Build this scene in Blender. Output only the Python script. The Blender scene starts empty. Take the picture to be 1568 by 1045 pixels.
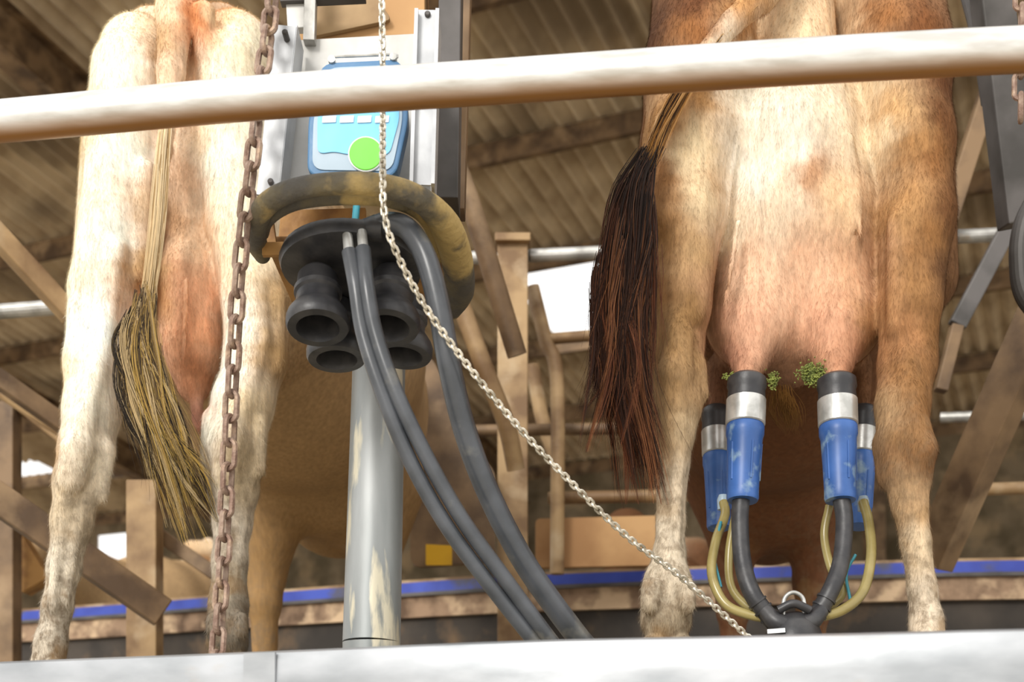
import bpy, math, random
import numpy as np
from mathutils import Vector, Matrix
random.seed(7); rng=np.random.default_rng(7)
S=bpy.context.scene
try:
    S.view_settings.view_transform='Standard'
    S.view_settings.look='None'
except Exception: pass
# ------------------------------------------------------------------ image coordinates
# Points are image pixels projected to a chosen distance Y (m) from the eye point.
CAMZ=0.65; FL=2041.6; DECK=0.86
def P(u,v,y): return Vector(((u-784)*y/FL, y, CAMZ+(1225-v)*y/FL))
def R(px,y): return px*y/FL
def lin(h):
    h=h.lstrip('#'); c=[int(h[i:i+2],16)/255 for i in (0,2,4)]
    return tuple((x/12.92 if x<=.04045 else ((x+.055)/1.055)**2.4) for x in c)
# ------------------------------------------------------------------ materials
def M(name,c1,c2=None,scale=20,rough=.6,metal=0,bump=.1,stretch=(1,1,1),lo=.4,hi=.62,bs=None,c3=None,s3=4,lo3=.55,hi3=.7,under=None,us=(-.45,-.95)):
    m=bpy.data.materials.new(name); m.use_nodes=True; nt=m.node_tree; N=nt.nodes; L=nt.links
    b=N['Principled BSDF']; b.inputs['Roughness'].default_value=rough; b.inputs['Metallic'].default_value=metal
    tc=N.new('ShaderNodeTexCoord'); mp=N.new('ShaderNodeMapping'); mp.inputs['Scale'].default_value=stretch
    L.new(tc.outputs['Object'],mp.inputs['Vector'])
    c1=lin(c1); c2=lin(c2) if c2 else tuple(x*.7 for x in c1)
    n=N.new('ShaderNodeTexNoise'); n.inputs['Scale'].default_value=scale; n.inputs['Detail'].default_value=6
    L.new(mp.outputs[0],n.inputs['Vector'])
    r=N.new('ShaderNodeValToRGB'); r.color_ramp.elements[0].position=lo; r.color_ramp.elements[1].position=hi
    r.color_ramp.elements[0].color=(*c1,1); r.color_ramp.elements[1].color=(*c2,1)
    L.new(n.outputs['Fac'],r.inputs[0]); out=r.outputs[0]
    def mixin(fac,out,col):
        mx=N.new('ShaderNodeMix'); mx.data_type='RGBA'; L.new(fac,mx.inputs[0]); L.new(out,mx.inputs[6])
        mx.inputs[7].default_value=(*lin(col),1); return mx.outputs[2]
    if c3:
        n3=N.new('ShaderNodeTexNoise'); n3.inputs['Scale'].default_value=s3; n3.inputs['Detail'].default_value=8
        L.new(mp.outputs[0],n3.inputs['Vector'])
        r3=N.new('ShaderNodeMapRange'); r3.inputs['From Min'].default_value=lo3; r3.inputs['From Max'].default_value=hi3
        L.new(n3.outputs['Fac'],r3.inputs[0]); out=mixin(r3.outputs[0],out,c3)
    if under:   # warm reflection on the underside, painted into the base colour of down-facing steel
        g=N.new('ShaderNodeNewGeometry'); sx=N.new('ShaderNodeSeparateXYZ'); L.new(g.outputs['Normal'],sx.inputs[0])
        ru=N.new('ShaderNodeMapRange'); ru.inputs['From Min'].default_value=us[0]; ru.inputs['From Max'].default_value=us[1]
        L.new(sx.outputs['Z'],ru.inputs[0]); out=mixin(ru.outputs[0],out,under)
    L.new(out,b.inputs['Base Color'])
    if bump:
        n2=N.new('ShaderNodeTexNoise'); n2.inputs['Scale'].default_value=bs or scale*3; n2.inputs['Detail'].default_value=4
        L.new(mp.outputs[0],n2.inputs['Vector'])
        bp=N.new('ShaderNodeBump'); bp.inputs['Strength'].default_value=bump; bp.inputs['Distance'].default_value=.01
        L.new(n2.outputs['Fac'],bp.inputs['Height']); L.new(bp.outputs[0],b.inputs['Normal'])
    return m
galv=M('galvanised_steel','#b9b7b2','#8f8d88',14,.42,.55,.08,c3='#a98a5c',s3=6,lo3=.6,hi3=.72)
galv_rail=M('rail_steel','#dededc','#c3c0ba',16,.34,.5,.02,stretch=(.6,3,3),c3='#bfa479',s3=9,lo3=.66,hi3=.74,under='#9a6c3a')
galv_edge=M('edge_steel','#acafb3','#8e9296',5,.40,.45,.03,stretch=(1,1,2.5),c3='#a09484',s3=3,lo3=.60,hi3=.7)
galv_post=M('post_steel','#a3a6a6','#7f8484',9,.48,.4,.05,stretch=(1,1,.18),c3='#cdc6b0',s3=24,lo3=.55,hi3=.62)
alu=M('aluminium_channel','#bdbfc1','#a6a8ab',12,.42,.35,.04)
plate_m=M('panel_steel','#cfcecb','#b4b2ac',8,.45,.2,.04)
rust=M('rusted_chain','#806658','#a08a7a',60,.6,.35,.25,c3='#b79c82',s3=40)
chrome=M('bright_chain','#e6e0d2','#b3ac9c',60,.32,.7,.03)
black=M('black_rubber','#2c2c2f','#403f40',30,.42,0,.06)
hose_m=M('hose_rubber','#4e5156','#3b3e42',12,.32,0,.03,c3='#6c6a63',s3=14,lo3=.62,hi3=.75)
dirty=M('muddy_rubber','#4f4b44','#6b6148',16,.7,0,.6,c3='#b39a62',s3=9,lo3=.50,hi3=.60)
tan=M('soiled_bracket','#a87c42','#7d5526',14,.6,.1,.2)
brown=M('soiled_frame_steel','#a78a62','#75593a',6,.6,.1,.2,c3='#b8a282',s3=5)
brown_d=M('weathered_frame_steel','#806648','#523e2a',6,.6,.1,.2,c3='#9a8060',s3=4)
slate=M('dark_beam_paint','#5c5856','#403d3a',6,.55,.25,.1)
blue_sh=M('blue_shell_plastic','#3f69ae','#2f5694',12,.38,0,.03,c3='#7d97ae',s3=25,lo3=.57,hi3=.68)
stain=M('stainless_band','#d5d5d2','#b2b2ae',30,.3,.55,.03)
clear=M('milk_tube','#a39560','#8a7c4c',12,.25,0,.02)
teal=M('teal_tube','#3f97a8','#33808f',12,.3)
pblue=M('keypad_blue','#5580a8','#44709a',8,.25)
plblue=M('keypad_light_blue','#7cc8f2','#6abcec',4,.35)
pgrey=M('keypad_silver','#a9bccb','#93aabb',4,.35)
pgreen=M('keypad_green','#74d644','#6acc36',4,.4)
pwhite=M('keypad_white','#f2f6f8','#e2e8ec',4,.4)
belt=M('blue_belt','#3a4fb0','#2b3c98',5,.55,c3='#4a4a5c',s3=6,lo3=.54,hi3=.66)
conc=M('soiled_concrete','#9a7f66','#5f4a38',9,.85,0,.4,c3='#c9ad8c',s3=7,lo3=.5,hi3=.62)
darkw=M('dark_wall','#7c6c54','#574b34',3,.8,0,.2,c3='#968060',s3=2)
kerbw=M('kerb_block','#463e36','#2e2924',4,.8,0,.3,c3='#6b563f',s3=5)
tanp=M('tan_board','#c49a68','#a0764a',3,.7)
yel=M('yellow_tag','#d8a512','#b98a10',3,.6)
floor_m=M('concrete_floor','#d2c8b8','#b8ae9c',3,.85,0,.1)
roof_m=M('fibre_cement_roof','#d4c0a0','#b09a7c',2.5,.8,0,.05,c3='#94826a',s3=.9,lo3=.5,hi3=.66)
deck_m=M('platform_concrete','#a39a88','#857b68',6,.85,0,.2)
muck=M('green_muck','#8a9248','#66703a',60,.95,0,.4)

def vc_mat(name,streak=1.0,rough=.75,bump=.25,scale=90,dirt=True):
    m=bpy.data.materials.new(name); m.use_nodes=True; nt=m.node_tree; N=nt.nodes; L=nt.links
    b=N['Principled BSDF']; b.inputs['Roughness'].default_value=rough
    b.inputs['Specular IOR Level'].default_value=.2
    a=N.new('ShaderNodeAttribute'); a.attribute_name='Col'
    tc=N.new('ShaderNodeTexCoord'); mp=N.new('ShaderNodeMapping'); mp.inputs['Scale'].default_value=(1,1,.22)
    L.new(tc.outputs['Object'],mp.inputs[0])
    n=N.new('ShaderNodeTexNoise'); n.inputs['Scale'].default_value=scale; n.inputs['Detail'].default_value=5
    L.new(mp.outputs[0],n.inputs[0])
    n2=N.new('ShaderNodeTexNoise'); n2.inputs['Scale'].default_value=9; n2.inputs['Detail'].default_value=4
    L.new(tc.outputs['Object'],n2.inputs[0])
    def rng_(src,a0,a1,b0,b1):
        r=N.new('ShaderNodeMapRange'); r.inputs['From Min'].default_value=a0; r.inputs['From Max'].default_value=a1
        r.inputs['To Min'].default_value=b0; r.inputs['To Max'].default_value=b1; L.new(src,r.inputs[0]); return r.outputs[0]
    def mul(x,y):
        mu=N.new('ShaderNodeMath'); mu.operation='MULTIPLY'; L.new(x,mu.inputs[0]); L.new(y,mu.inputs[1]); return mu.outputs[0]
    f=mul(rng_(n.outputs['Fac'],.25,.75,1-.26*streak,1+.12*streak),rng_(n2.outputs['Fac'],.3,.7,.92,1.06))
    vm=N.new('ShaderNodeVectorMath'); vm.operation='SCALE'; L.new(a.outputs['Color'],vm.inputs[0]); L.new(f,vm.inputs['Scale'])
    out=vm.outputs[0]
    if dirt:
        sx=N.new('ShaderNodeSeparateXYZ'); L.new(tc.outputs['Object'],sx.inputs[0])
        n3=N.new('ShaderNodeTexNoise'); n3.inputs['Scale'].default_value=38; n3.inputs['Detail'].default_value=8; n3.inputs['Roughness'].default_value=.65; L.new(tc.outputs['Object'],n3.inputs[0])
        n4=N.new('ShaderNodeTexNoise'); n4.inputs['Scale'].default_value=11; n4.inputs['Detail'].default_value=6; L.new(tc.outputs['Object'],n4.inputs[0])
        def mx_(k,out,c):
            mx=N.new('ShaderNodeMix'); mx.data_type='RGBA'; L.new(k,mx.inputs[0]); L.new(out,mx.inputs[6]); mx.inputs[7].default_value=(*lin(c),1); return mx.outputs[2]
        out=mx_(mul(rng_(sx.outputs['Z'],.10,.70,1,0),rng_(n3.outputs['Fac'],.45,.60,0,.8)),out,'#7d6a53')
        out=mx_(mul(rng_(sx.outputs['Z'],.25,.62,1,0),rng_(n4.outputs['Fac'],.52,.62,0,.55)),out,'#9c7b50')
    L.new(out,b.inputs['Base Color'])
    bp=N.new('ShaderNodeBump'); bp.inputs['Strength'].default_value=bump; bp.inputs['Distance'].default_value=.006
    L.new(n.outputs['Fac'],bp.inputs['Height']); L.new(bp.outputs[0],b.inputs['Normal'])
    return m
fur=vc_mat('cow_coat',bump=.35); hair_m=vc_mat('tail_hair',.4,.65,.05,200,False)
# ------------------------------------------------------------------ mesh helpers
class MB:
    def __init__(s): s.v=[]; s.f=[]; s.m=[]; s.mats=[]
    def mi(s,mat):
        if mat not in s.mats: s.mats.append(mat)
        return s.mats.index(mat)
    def add(s,v,f,mat):
        o=len(s.v); s.v+= [tuple(x) for x in v]; s.f+=[tuple(i+o for i in q) for q in f]; s.m+=[s.mi(mat)]*len(f); return s
    def obj(s,name,parent=None,smooth=True,bevel=0):
        me=bpy.data.meshes.new(name); 
        vs=np.array(s.v); c=Vector((float((vs[:,0].min()+vs[:,0].max())/2),float((vs[:,1].min()+vs[:,1].max())/2),float(vs[:,2].min())))
        me.from_pydata([tuple(Vector(x)-c) for x in s.v],[],s.f); 
        for m in s.mats: me.materials.append(m)
        me.polygons.foreach_set('material_index',s.m)
        if smooth: me.polygons.foreach_set('use_smooth',[True]*len(s.f))
        me.update()
        o=bpy.data.objects.new(name,me); S.collection.objects.link(o); o.location=c
        if smooth:
            try: me.set_sharp_from_angle(angle=math.radians(40))
            except Exception: pass
        if bevel:
            bm=o.modifiers.new('bevel','BEVEL'); bm.width=bevel; bm.segments=2; bm.limit_method='ANGLE'
        if parent:
            o.parent=parent; o.matrix_parent_inverse=Matrix.Translation(-parent.location)
        return o
def empty(name,loc):
    e=bpy.data.objects.new(name,None); e.location=loc; S.collection.objects.link(e); e.empty_display_size=.1; return e
def cr(pts,n=8):
    pts=[Vector(p) for p in pts]; q=[2*pts[0]-pts[1]]+pts+[2*pts[-1]-pts[-2]]; o=[]
    for i in range(1,len(q)-2):
        for k in range(n):
            t=k/n; a,b,c,d=q[i-1],q[i],q[i+1],q[i+2]
            o.append(.5*((2*b)+(c-a)*t+(2*a-5*b+4*c-d)*t*t+(3*b-a-3*c+d)*t**3))
    o.append(q[-2]); return o
def lerp_list(rs,n):
    if not isinstance(rs,(list,tuple)): return [rs]*n
    return [float(x) for x in np.interp(np.linspace(0,len(rs)-1,n),range(len(rs)),rs)]
def tube(mb,pts,r,mat,n=14,smooth=8,caps=True,flat=1.0):
    if smooth and len(pts)>2: pts=cr(pts,smooth)
    pts=[Vector(p) for p in pts]; rs=lerp_list(r,len(pts)); V=[];F=[]
    t0=(pts[1]-pts[0]).normalized(); ref=Vector((0,0,1)) if abs(t0.z)<.9 else Vector((1,0,0))
    nn=(ref-t0*ref.dot(t0)).normalized()
    for i,p in enumerate(pts):
        t=(pts[min(i+1,len(pts)-1)]-pts[max(i-1,0)]).normalized()
        nn=(nn-t*nn.dot(t)).normalized(); bb=t.cross(nn)
        for k in range(n):
            a=2*math.pi*k/n; V.append(p+rs[i]*(math.cos(a)*nn*flat+math.sin(a)*bb))
    m=len(pts)
    for i in range(m-1):
        for k in range(n):
            F.append((i*n+k,i*n+(k+1)%n,(i+1)*n+(k+1)%n,(i+1)*n+k))
    if caps: F.append(tuple(range(n))[::-1]); F.append(tuple((m-1)*n+k for k in range(n)))
    return mb.add(V,F,mat)
def beam(mb,p0,p1,w,h,mat,up=(0,0,1)):
    p0,p1=Vector(p0),Vector(p1); t=(p1-p0).normalized(); up=Vector(up)
    if abs(t.dot(up))>.95: up=Vector((0,1,0))
    s=t.cross(up).normalized(); u=s.cross(t)
    V=[p+s*a*w/2+u*b*h/2 for p in (p0,p1) for a,b in ((-1,-1),(1,-1),(1,1),(-1,1))]
    F=[(3,2,1,0),(4,5,6,7),(0,1,5,4),(1,2,6,5),(2,3,7,6),(3,0,4,7)]
    return mb.add(V,F,mat)
def ibeam(mb,p0,p1,w,h,mat):
    p0,p1=Vector(p0),Vector(p1); u=Vector((0,0,1))
    beam(mb,p0,p1,w*.12,h,mat); beam(mb,p0+u*h/2,p1+u*h/2,w,h*.06,mat); beam(mb,p0-u*h/2,p1-u*h/2,w,h*.06,mat)
def lathe(mb,base,axis,prof,mat,n=28):
    base=Vector(base); ax=Vector(axis).normalized(); ref=Vector((0,1,0)) if abs(ax.y)<.9 else Vector((1,0,0))
    a=(ref-ax*ref.dot(ax)).normalized(); b=ax.cross(a); V=[];F=[]
    for r,t in prof:
        for k in range(n):
            th=2*math.pi*k/n; V.append(base+ax*t+r*(math.cos(th)*a+math.sin(th)*b))
    for i in range(len(prof)-1):
        for k in range(n): F.append((i*n+k,i*n+(k+1)%n,(i+1)*n+(k+1)%n,(i+1)*n+k))
    F.append(tuple(range(n))[::-1]); F.append(tuple((len(prof)-1)*n+k for k in range(n)))
    return mb.add(V,F,mat)
def plate(mb,pts,thick,mat,rr=0):
    pts=[Vector(p) for p in pts]
    if rr:
        o=[]; n=len(pts)
        for i in range(n):
            a,b,c=pts[i-1],pts[i],pts[(i+1)%n]; d1=(a-b); d2=(c-b); r=min(rr,d1.length*.45,d2.length*.45)
            p1=b+d1.normalized()*r; p2=b+d2.normalized()*r
            for k in range(6):
                t=k/5; o.append((1-t)**2*p1+2*t*(1-t)*b+t*t*p2)
        pts=o
    n=len(pts); V=pts+[p+Vector((0,thick,0)) for p in pts]
    F=[tuple(range(n)),tuple(range(2*n-1,n-1,-1))]+[(i,i+n,(i+1)%n+n,(i+1)%n) for i in range(n)]
    return mb.add(V,F,mat)
def chain(mb,pts,pitch,L,W,r,mat,twist=0,base=.3,alt=math.pi/2,nw=7,sag=8):
    c=cr(pts,sag) if len(pts)>2 else [Vector(p) for p in pts]
    d=[0]; 
    for i in range(1,len(c)): d.append(d[-1]+(c[i]-c[i-1]).length)
    arr=np.array([tuple(x) for x in c]); n=int(d[-1]/pitch)
    at=lambda s: Vector([float(np.interp(s,d,arr[:,j])) for j in range(3)])
    for i in range(n+1):
        s=i*pitch; p=at(s); t=(at(min(s+.01,d[-1]))-at(max(s-.01,0))).normalized(); ref=Vector((0,1,0)); a=(ref-t*ref.dot(t)).normalized(); b=t.cross(a)
        ang=base+alt*(i%2)+twist*i+random.uniform(-.12,.12); side=math.cos(ang)*a+math.sin(ang)*b; nor=t.cross(side)
        V=[];F=[];K=18
        for k in range(K):
            th=2*math.pi*k/K; cx,cy=math.cos(th),math.sin(th)
            rr=W/2-r; st=(L/2-r)-rr
            ctr=p+t*((st if cx>0 else -st)+rr*cx)+side*rr*cy
            od=(t*cx+side*cy)
            for j in range(nw):
                ph=2*math.pi*j/nw; V.append(ctr+r*(math.cos(ph)*od+math.sin(ph)*nor))
        for k in range(K):
            for j in range(nw):
                F.append((k*nw+j,k*nw+(j+1)%nw,((k+1)%K)*nw+(j+1)%nw,((k+1)%K)*nw+j))
        mb.add(V,F,mat)
# ------------------------------------------------------------------ implicit animal surface
def nets(F,xs,ys,zs):
    s=F<0; a=s[:-1,:-1,:-1]
    c=np.zeros(a.shape,np.int8)
    for i in (0,1):
        for j in (0,1):
            for k in (0,1): c+=s[i:s.shape[0]-1+i,j:s.shape[1]-1+j,k:s.shape[2]-1+k]
    act=(c>0)&(c<8); I=-np.ones(c.shape,np.int64); ai,aj,ak=np.nonzero(act); I[act]=np.arange(len(ai))
    acc=np.zeros((len(ai),3)); cnt=np.zeros(len(ai))
    co=[(i,j,k) for i in (0,1) for j in (0,1) for k in (0,1)]
    for p in co:
        for ax in range(3):
            if p[ax]==0:
                q=list(p); q[ax]=1
                f0=F[ai+p[0],aj+p[1],ak+p[2]]; f1=F[ai+q[0],aj+q[1],ak+q[2]]
                cr_=(f0<0)!=(f1<0); t=np.where(cr_,f0/np.where(cr_,f0-f1,1),0)
                p0=np.stack([xs[ai+p[0]],ys[aj+p[1]],zs[ak+p[2]]],1); p1=np.stack([xs[ai+q[0]],ys[aj+q[1]],zs[ak+q[2]]],1)
                acc+=np.where(cr_[:,None],p0+t[:,None]*(p1-p0),0); cnt+=cr_
    V=acc/cnt[:,None]; Q=[]
    def quads(sa,sb,cells):
        cross=sa!=sb; ins=sa&cross
        q=np.stack([x[cross] for x in cells],1); fl=~ins[cross]; q[fl]=q[fl][:,::-1]; Q.append(q)
    quads(s[:-1,1:-1,1:-1],s[1:,1:-1,1:-1],[I[:,:-1,:-1],I[:,1:,:-1],I[:,1:,1:],I[:,:-1,1:]])
    quads(s[1:-1,:-1,1:-1],s[1:-1,1:,1:-1],[I[:-1,:,:-1],I[:-1,:,1:],I[1:,:,1:],I[1:,:,:-1]])
    quads(s[1:-1,1:-1,:-1],s[1:-1,1:-1,1:],[I[:-1,:-1,:],I[1:,:-1,:],I[1:,1:,:],I[:-1,1:,:]])
    Q=np.concatenate(Q); Q=Q[(Q>=0).all(1)]
    return V,Q
def build_cow(name,groups,carves,anchors,yrear,xc,body_col,under_col,hoof_z=.95,seed=1,nhair=150000,desat=.08,gain=1.0):
    prims=[p for g,_ in groups for p in g]
    allp=np.array([[*p[0]] for p in prims]+[[*p[2]] for p in prims]); 
    x0,x1=allp[:,0].min()-.42,allp[:,0].max()+.42
    y1=allp[:,1].max()+.2; y0=allp[:,1].min()-.2
    xs=np.arange(x0,x1,.007); zs=np.arange(DECK-.02,2.66,.007)
    ys=np.concatenate([np.arange(y0,yrear+.55,.007),np.arange(yrear+.55,y1,.018)])
    def ev(p,sub):
        a,ra,b,rb,sy,sz=p[:6]
        X=xs[sub[0]][:,None,None];Y=ys[sub[1]][None,:,None];Z=zs[sub[2]][None,None,:]
        ax,ay,az=a[0],a[1]/sy,a[2]/sz; bx,by,bz=b[0],b[1]/sy,b[2]/sz
        dx,dy,dz=bx-ax,by-ay,bz-az; L2=dx*dx+dy*dy+dz*dz+1e-9
        px,py,pz=X-ax,Y/sy-ay,Z/sz-az
        h=np.clip((px*dx+py*dy+pz*dz)/L2,0,1)
        return (np.sqrt((px-h*dx)**2+(py-h*dy)**2+(pz-h*dz)**2)-(ra+(rb-ra)*h)).astype(np.float32)
    def box(p,m):
        a,ra,b,rb,sy,sz=p[:6]; r=max(ra,rb); o=[]
        for arr,i,s in ((xs,0,1),(ys,1,max(sy,1)),(zs,2,max(sz,1))):
            lo=min(a[i],b[i])-(r+m)*s; hi=max(a[i],b[i])+(r+m)*s
            o.append(slice(int(np.searchsorted(arr,lo)),int(np.searchsorted(arr,hi))))
        return tuple(o)
    F=None
    for g,kg in groups:
        G=np.full((len(xs),len(ys),len(zs)),.3,np.float32)
        for p in g:
            k=p[6]; sl=box(p,.12)
            if any(x.stop-x.start<2 for x in sl): continue
            d=ev(p,sl); f=G[sl]; h=np.clip(.5+.5*(f-d)/k,0,1); G[sl]=f*(1-h)+d*h-k*h*(1-h)
        if F is None: F=G
        else:
            h=np.clip(.5+.5*(F-G)/kg,0,1); F=F*(1-h)+G*h-kg*h*(1-h)
    for p in carves:
        k=p[6]; sl=box(p,.08); d=-ev(p,sl); f=F[sl]; h=np.clip(.5-.5*(f-d)/k,0,1); F[sl]=f*(1-h)+d*h+k*h*(1-h)
    F=np.maximum(F,(DECK-zs)[None,None,:].astype(np.float32))
    V,Q=nets(F,xs,ys,zs); del F,G
    A=np.array([[a[0].x,a[0].z] for a in anchors]); C=np.array([lin(a[1]) for a in anchors]); W=np.array([a[2] for a in anchors])
    col=np.zeros((len(V),3)); tot=np.zeros(len(V))
    # ragged colour boundaries like a real coat
    wx=V[:,0]+.006*np.sin(V[:,2]*61+V[:,0]*23)+.004*np.sin(V[:,2]*173+1.7); wz=V[:,2]+.008*np.sin(V[:,0]*79+V[:,2]*17)+.004*np.sin(V[:,0]*211+.6)
    for i in range(len(A)):
        d2=((wx-A[i,0])**2+((wz-A[i,1])*.8)**2); w=W[i]/(d2+.0004)**1.8
        col+=w[:,None]*C[i]; tot+=w
    col/=tot[:,None]
    t=np.clip((V[:,1]-(yrear+.20))/.28,0,1)[:,None]; t=t*t*(3-2*t)
    zt=np.clip((V[:,2]-1.45)/.35,0,1)[:,None]
    bc=np.array(lin(body_col))*zt+np.array(lin(under_col))*(1-zt)
    col=col*(1-t)+bc*t
    lum=(col*np.array([.25,.6,.15])).sum(1)[:,None]; col=np.clip((col*(1-desat)+lum*desat)*gain,0,.96)
    hz=np.clip((hoof_z-V[:,2])/.02,0,1)[:,None]; col=col*(1-hz)+np.array(lin('#4a3f33'))*hz
    org=np.array([xc,yrear,DECK])
    me=bpy.data.meshes.new(name); me.from_pydata((V-org).tolist(),[],Q.tolist())
    ca=me.color_attributes.new('Col','FLOAT_COLOR','POINT')
    ca.data.foreach_set('color',np.concatenate([col,np.ones((len(V),1))],1).ravel().astype(np.float32))
    me.polygons.foreach_set('use_smooth',[True]*len(Q)); me.materials.append(fur); me.update()
    o=bpy.data.objects.new(name,me); o.location=org.tolist(); S.collection.objects.link(o)
    sm=o.modifiers.new('soften','SMOOTH'); sm.factor=.5; sm.iterations=2
    # short coat hairs over the hindquarters
    P0=V[Q]; e1=P0[:,2]-P0[:,0]; e2=P0[:,3]-P0[:,1]; nrm=np.cross(e1,e2); ar=np.linalg.norm(nrm,axis=1)+1e-12; nrm/=ar[:,None]
    cen=P0.mean(1); ok=(cen[:,1]<yrear+.5)&(cen[:,2]>DECK+.06); w=ar*ok; w/=w.sum()
    rg=np.random.default_rng(seed); idx=rg.choice(len(Q),nhair,p=w); uv=rg.random((nhair,2))
    b0=P0[idx,0]*((1-uv[:,:1])*(1-uv[:,1:]))+P0[idx,1]*(uv[:,:1]*(1-uv[:,1:]))+P0[idx,2]*(uv[:,:1]*uv[:,1:])+P0[idx,3]*((1-uv[:,:1])*uv[:,1:])
    nn=nrm[idx]; cc=col[Q[idx,0]]; dn=np.array([0,0.1,-1.0])+rg.normal(0,.22,(nhair,3)); dn-=nn*(dn*nn).sum(1)[:,None]; dn/=np.linalg.norm(dn,axis=1)[:,None]+1e-9
    ln=rg.uniform(.007,.016,nhair)[:,None]; lift=rg.uniform(.16,.5,nhair)[:,None]
    side=np.cross(dn,nn)*.00045
    A_=b0-side-nn*.0015; B_=b0+side-nn*.0015; T_=b0+dn*ln+nn*ln*lift
    HV=np.stack([A_,B_,T_],1).reshape(-1,3)-org; HF=np.arange(3*nhair).reshape(-1,3)
    br=rg.uniform(.66,1.22,nhair)[:,None]; HC=np.repeat(np.clip(cc*br,0,.97),3,0)
    hm=bpy.data.meshes.new('coat_hair'); hm.from_pydata(HV.tolist(),[],HF.tolist())
    ca=hm.color_attributes.new('Col','FLOAT_COLOR','POINT'); ca.data.foreach_set('color',np.concatenate([HC,np.ones((len(HC),1))],1).ravel().astype(np.float32))
    hm.materials.append(fur); hm.update(); ho=bpy.data.objects.new('coat_hair',hm); S.collection.objects.link(ho); ho.parent=o
    return o
def strands(name,guides,n,cols,parent,r=.0011,seed=1,wave=.006,frizz=0,locks=40):
    rg=random.Random(seed); V=[];F=[];C=[]
    gs=[(g[0],cr(g[1],6),g[2],g[3]) for g in guides]
    LK=[]
    for _ in range(locks):
        g=rg.choices(gs,[q[0] for q in gs])[0]
        LK.append((g,rg.uniform(0,6.28),math.sqrt(rg.random()),rg.uniform(-1,1)*wave,rg.uniform(0,6),rg.uniform(4,9),rg.gauss(0,1)*frizz,rg.gauss(0,1)*frizz*.5,rg.uniform(.72,1),rg.choices(cols,[c[2] for c in cols])[0],rg.uniform(0,.4)))
    for _ in range(n):
        g,ang,rad,ws,ph,fq,dx,dy,end,cc,st=rg.choice(LK); path=g[1]; m=len(path)
        j1,j2=rg.gauss(0,1),rg.gauss(0,1); end=min(1,end+rg.uniform(-.12,.06)); st=max(0,st+rg.uniform(-.1,.1))
        if rg.random()<.2: dx+=rg.gauss(0,1)*frizz; 
        if rg.random()<.35: cc=rg.choices(cols,[c[2] for c in cols])[0]
        c0=lin(cc[0]); c1=lin(cc[1]); o=len(V); K=14
        for k in range(K):
            s=k/(K-1); t=st+(end-st)*s; x=t*(m-1); i=min(int(x),m-2); p=path[i].lerp(path[i+1],x-i)
            prof=(g[2]+(g[3]-g[2])*min(1,t*2.2))*(1-.45*max(0,t-.6)/.4)
            jit=.0048*(1-.70*max(0,s-.3)/.7)*(g[3]/.035)
            off=Vector((math.cos(ang)*rad*prof+dx*s*s+j1*jit,math.sin(ang)*rad*prof*.5+dy*s*s+j2*jit*.6,0))+Vector((math.sin(ph+t*fq)*ws,0,0))
            rr=r*(1-.8*s**2); c=p+off
            for j in range(3):
                a=j*2.094; V.append((c.x+rr*math.cos(a),c.y+rr*math.sin(a),c.z)); C.append([c0[q]+(c1[q]-c0[q])*t for q in range(3)]+[1])
            if k:
                b=o+(k-1)*3
                for j in range(3): F.append((b+j,b+(j+1)%3,b+3+(j+1)%3,b+3+j))
    me=bpy.data.meshes.new(name); me.from_pydata(V,[],F)
    ca=me.color_attributes.new('Col','FLOAT_COLOR','POINT'); ca.data.foreach_set('color',np.array(C,dtype=np.float32).ravel())
    me.materials.append(hair_m); me.update()
    ob=bpy.data.objects.new(name,me); S.collection.objects.link(ob)
    ob.parent=parent; ob.matrix_parent_inverse=Matrix.Translation(-parent.location); return ob
def pr(u,v,y,r,u2,v2,y2,r2,sy=1,sz=1,k=.03): return (P(u,v,y),R(r,y),P(u2,v2,y2),R(r2,y2),sy,sz,k)
def pw(a,ra,b,rb,sy=1,sz=1,k=.06): return (Vector(a),ra,Vector(b),rb,sy,sz,k)
def chainp(pts,sy=1,k=.03):
    return [pr(*pts[i],*pts[i+1],sy,1,k) for i in range(len(pts)-1)]
# ---- right cow
g0=[]
g0+=[pw((.545,2.84,1.98),.235,(.60,3.1,2.0),.27,1,1), pw((.60,3.1,1.93),.33,(.68,3.45,1.86),.37,1,1.0,.08),
      pw((.68,3.45,1.86),.37,(.76,3.95,1.82),.30,1,1.05,.08), pw((.76,3.95,1.62),.24,(.80,4.15,1.58),.2,1,1,.1),
      pw((.80,4.1,1.85),.24,(.90,4.75,2.1),.14,1,1,.1), pw((.90,4.8,2.12),.13,(.92,4.95,2.05),.125,1,1,.04),
      pw((.92,4.95,2.04),.11,(.94,5.25,1.86),.07,1,1,.04),
      pw((.80,4.78,2.13),.03,(.68,4.80,2.10),.045,.5,1,.03), pw((1.02,4.78,2.13),.03,(1.14,4.80,2.10),.045,.5,1,.03)]
for x in (.66,.90):
    g0+=[pw((x,3.95,1.55),.10,(x,4.0,1.30),.055,1,1,.06),pw((x,4.0,1.30),.052,(x,3.98,1.22),.05,1,1,.03),
          pw((x,3.98,1.22),.042,(x,4.0,1.0),.034,1,1,.03),pw((x,4.0,1.0),.042,(x,4.03,.88),.055,1,1,.03)]
g0+=[pr(1095,-20,2.80,85,1340,-20,2.80,85,1,1,.07)]
g0+=chainp([(1086,-20,2.78,84),(1070,110,2.73,80),(1058,230,2.70,70),(1046,340,2.67,60),(1040,470,2.65,48)],1.5,.03)
g0+=chainp([(1350,-20,2.78,84),(1368,110,2.73,80),(1388,230,2.70,64),(1400,340,2.67,54),(1393,470,2.65,46)],1.5,.03)
g0+=[pr(1065,230,2.90,85,1045,430,2.88,60,1.3,1,.06),pr(1375,230,2.90,80,1405,430,2.88,58,1.3,1,.06)]
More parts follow.
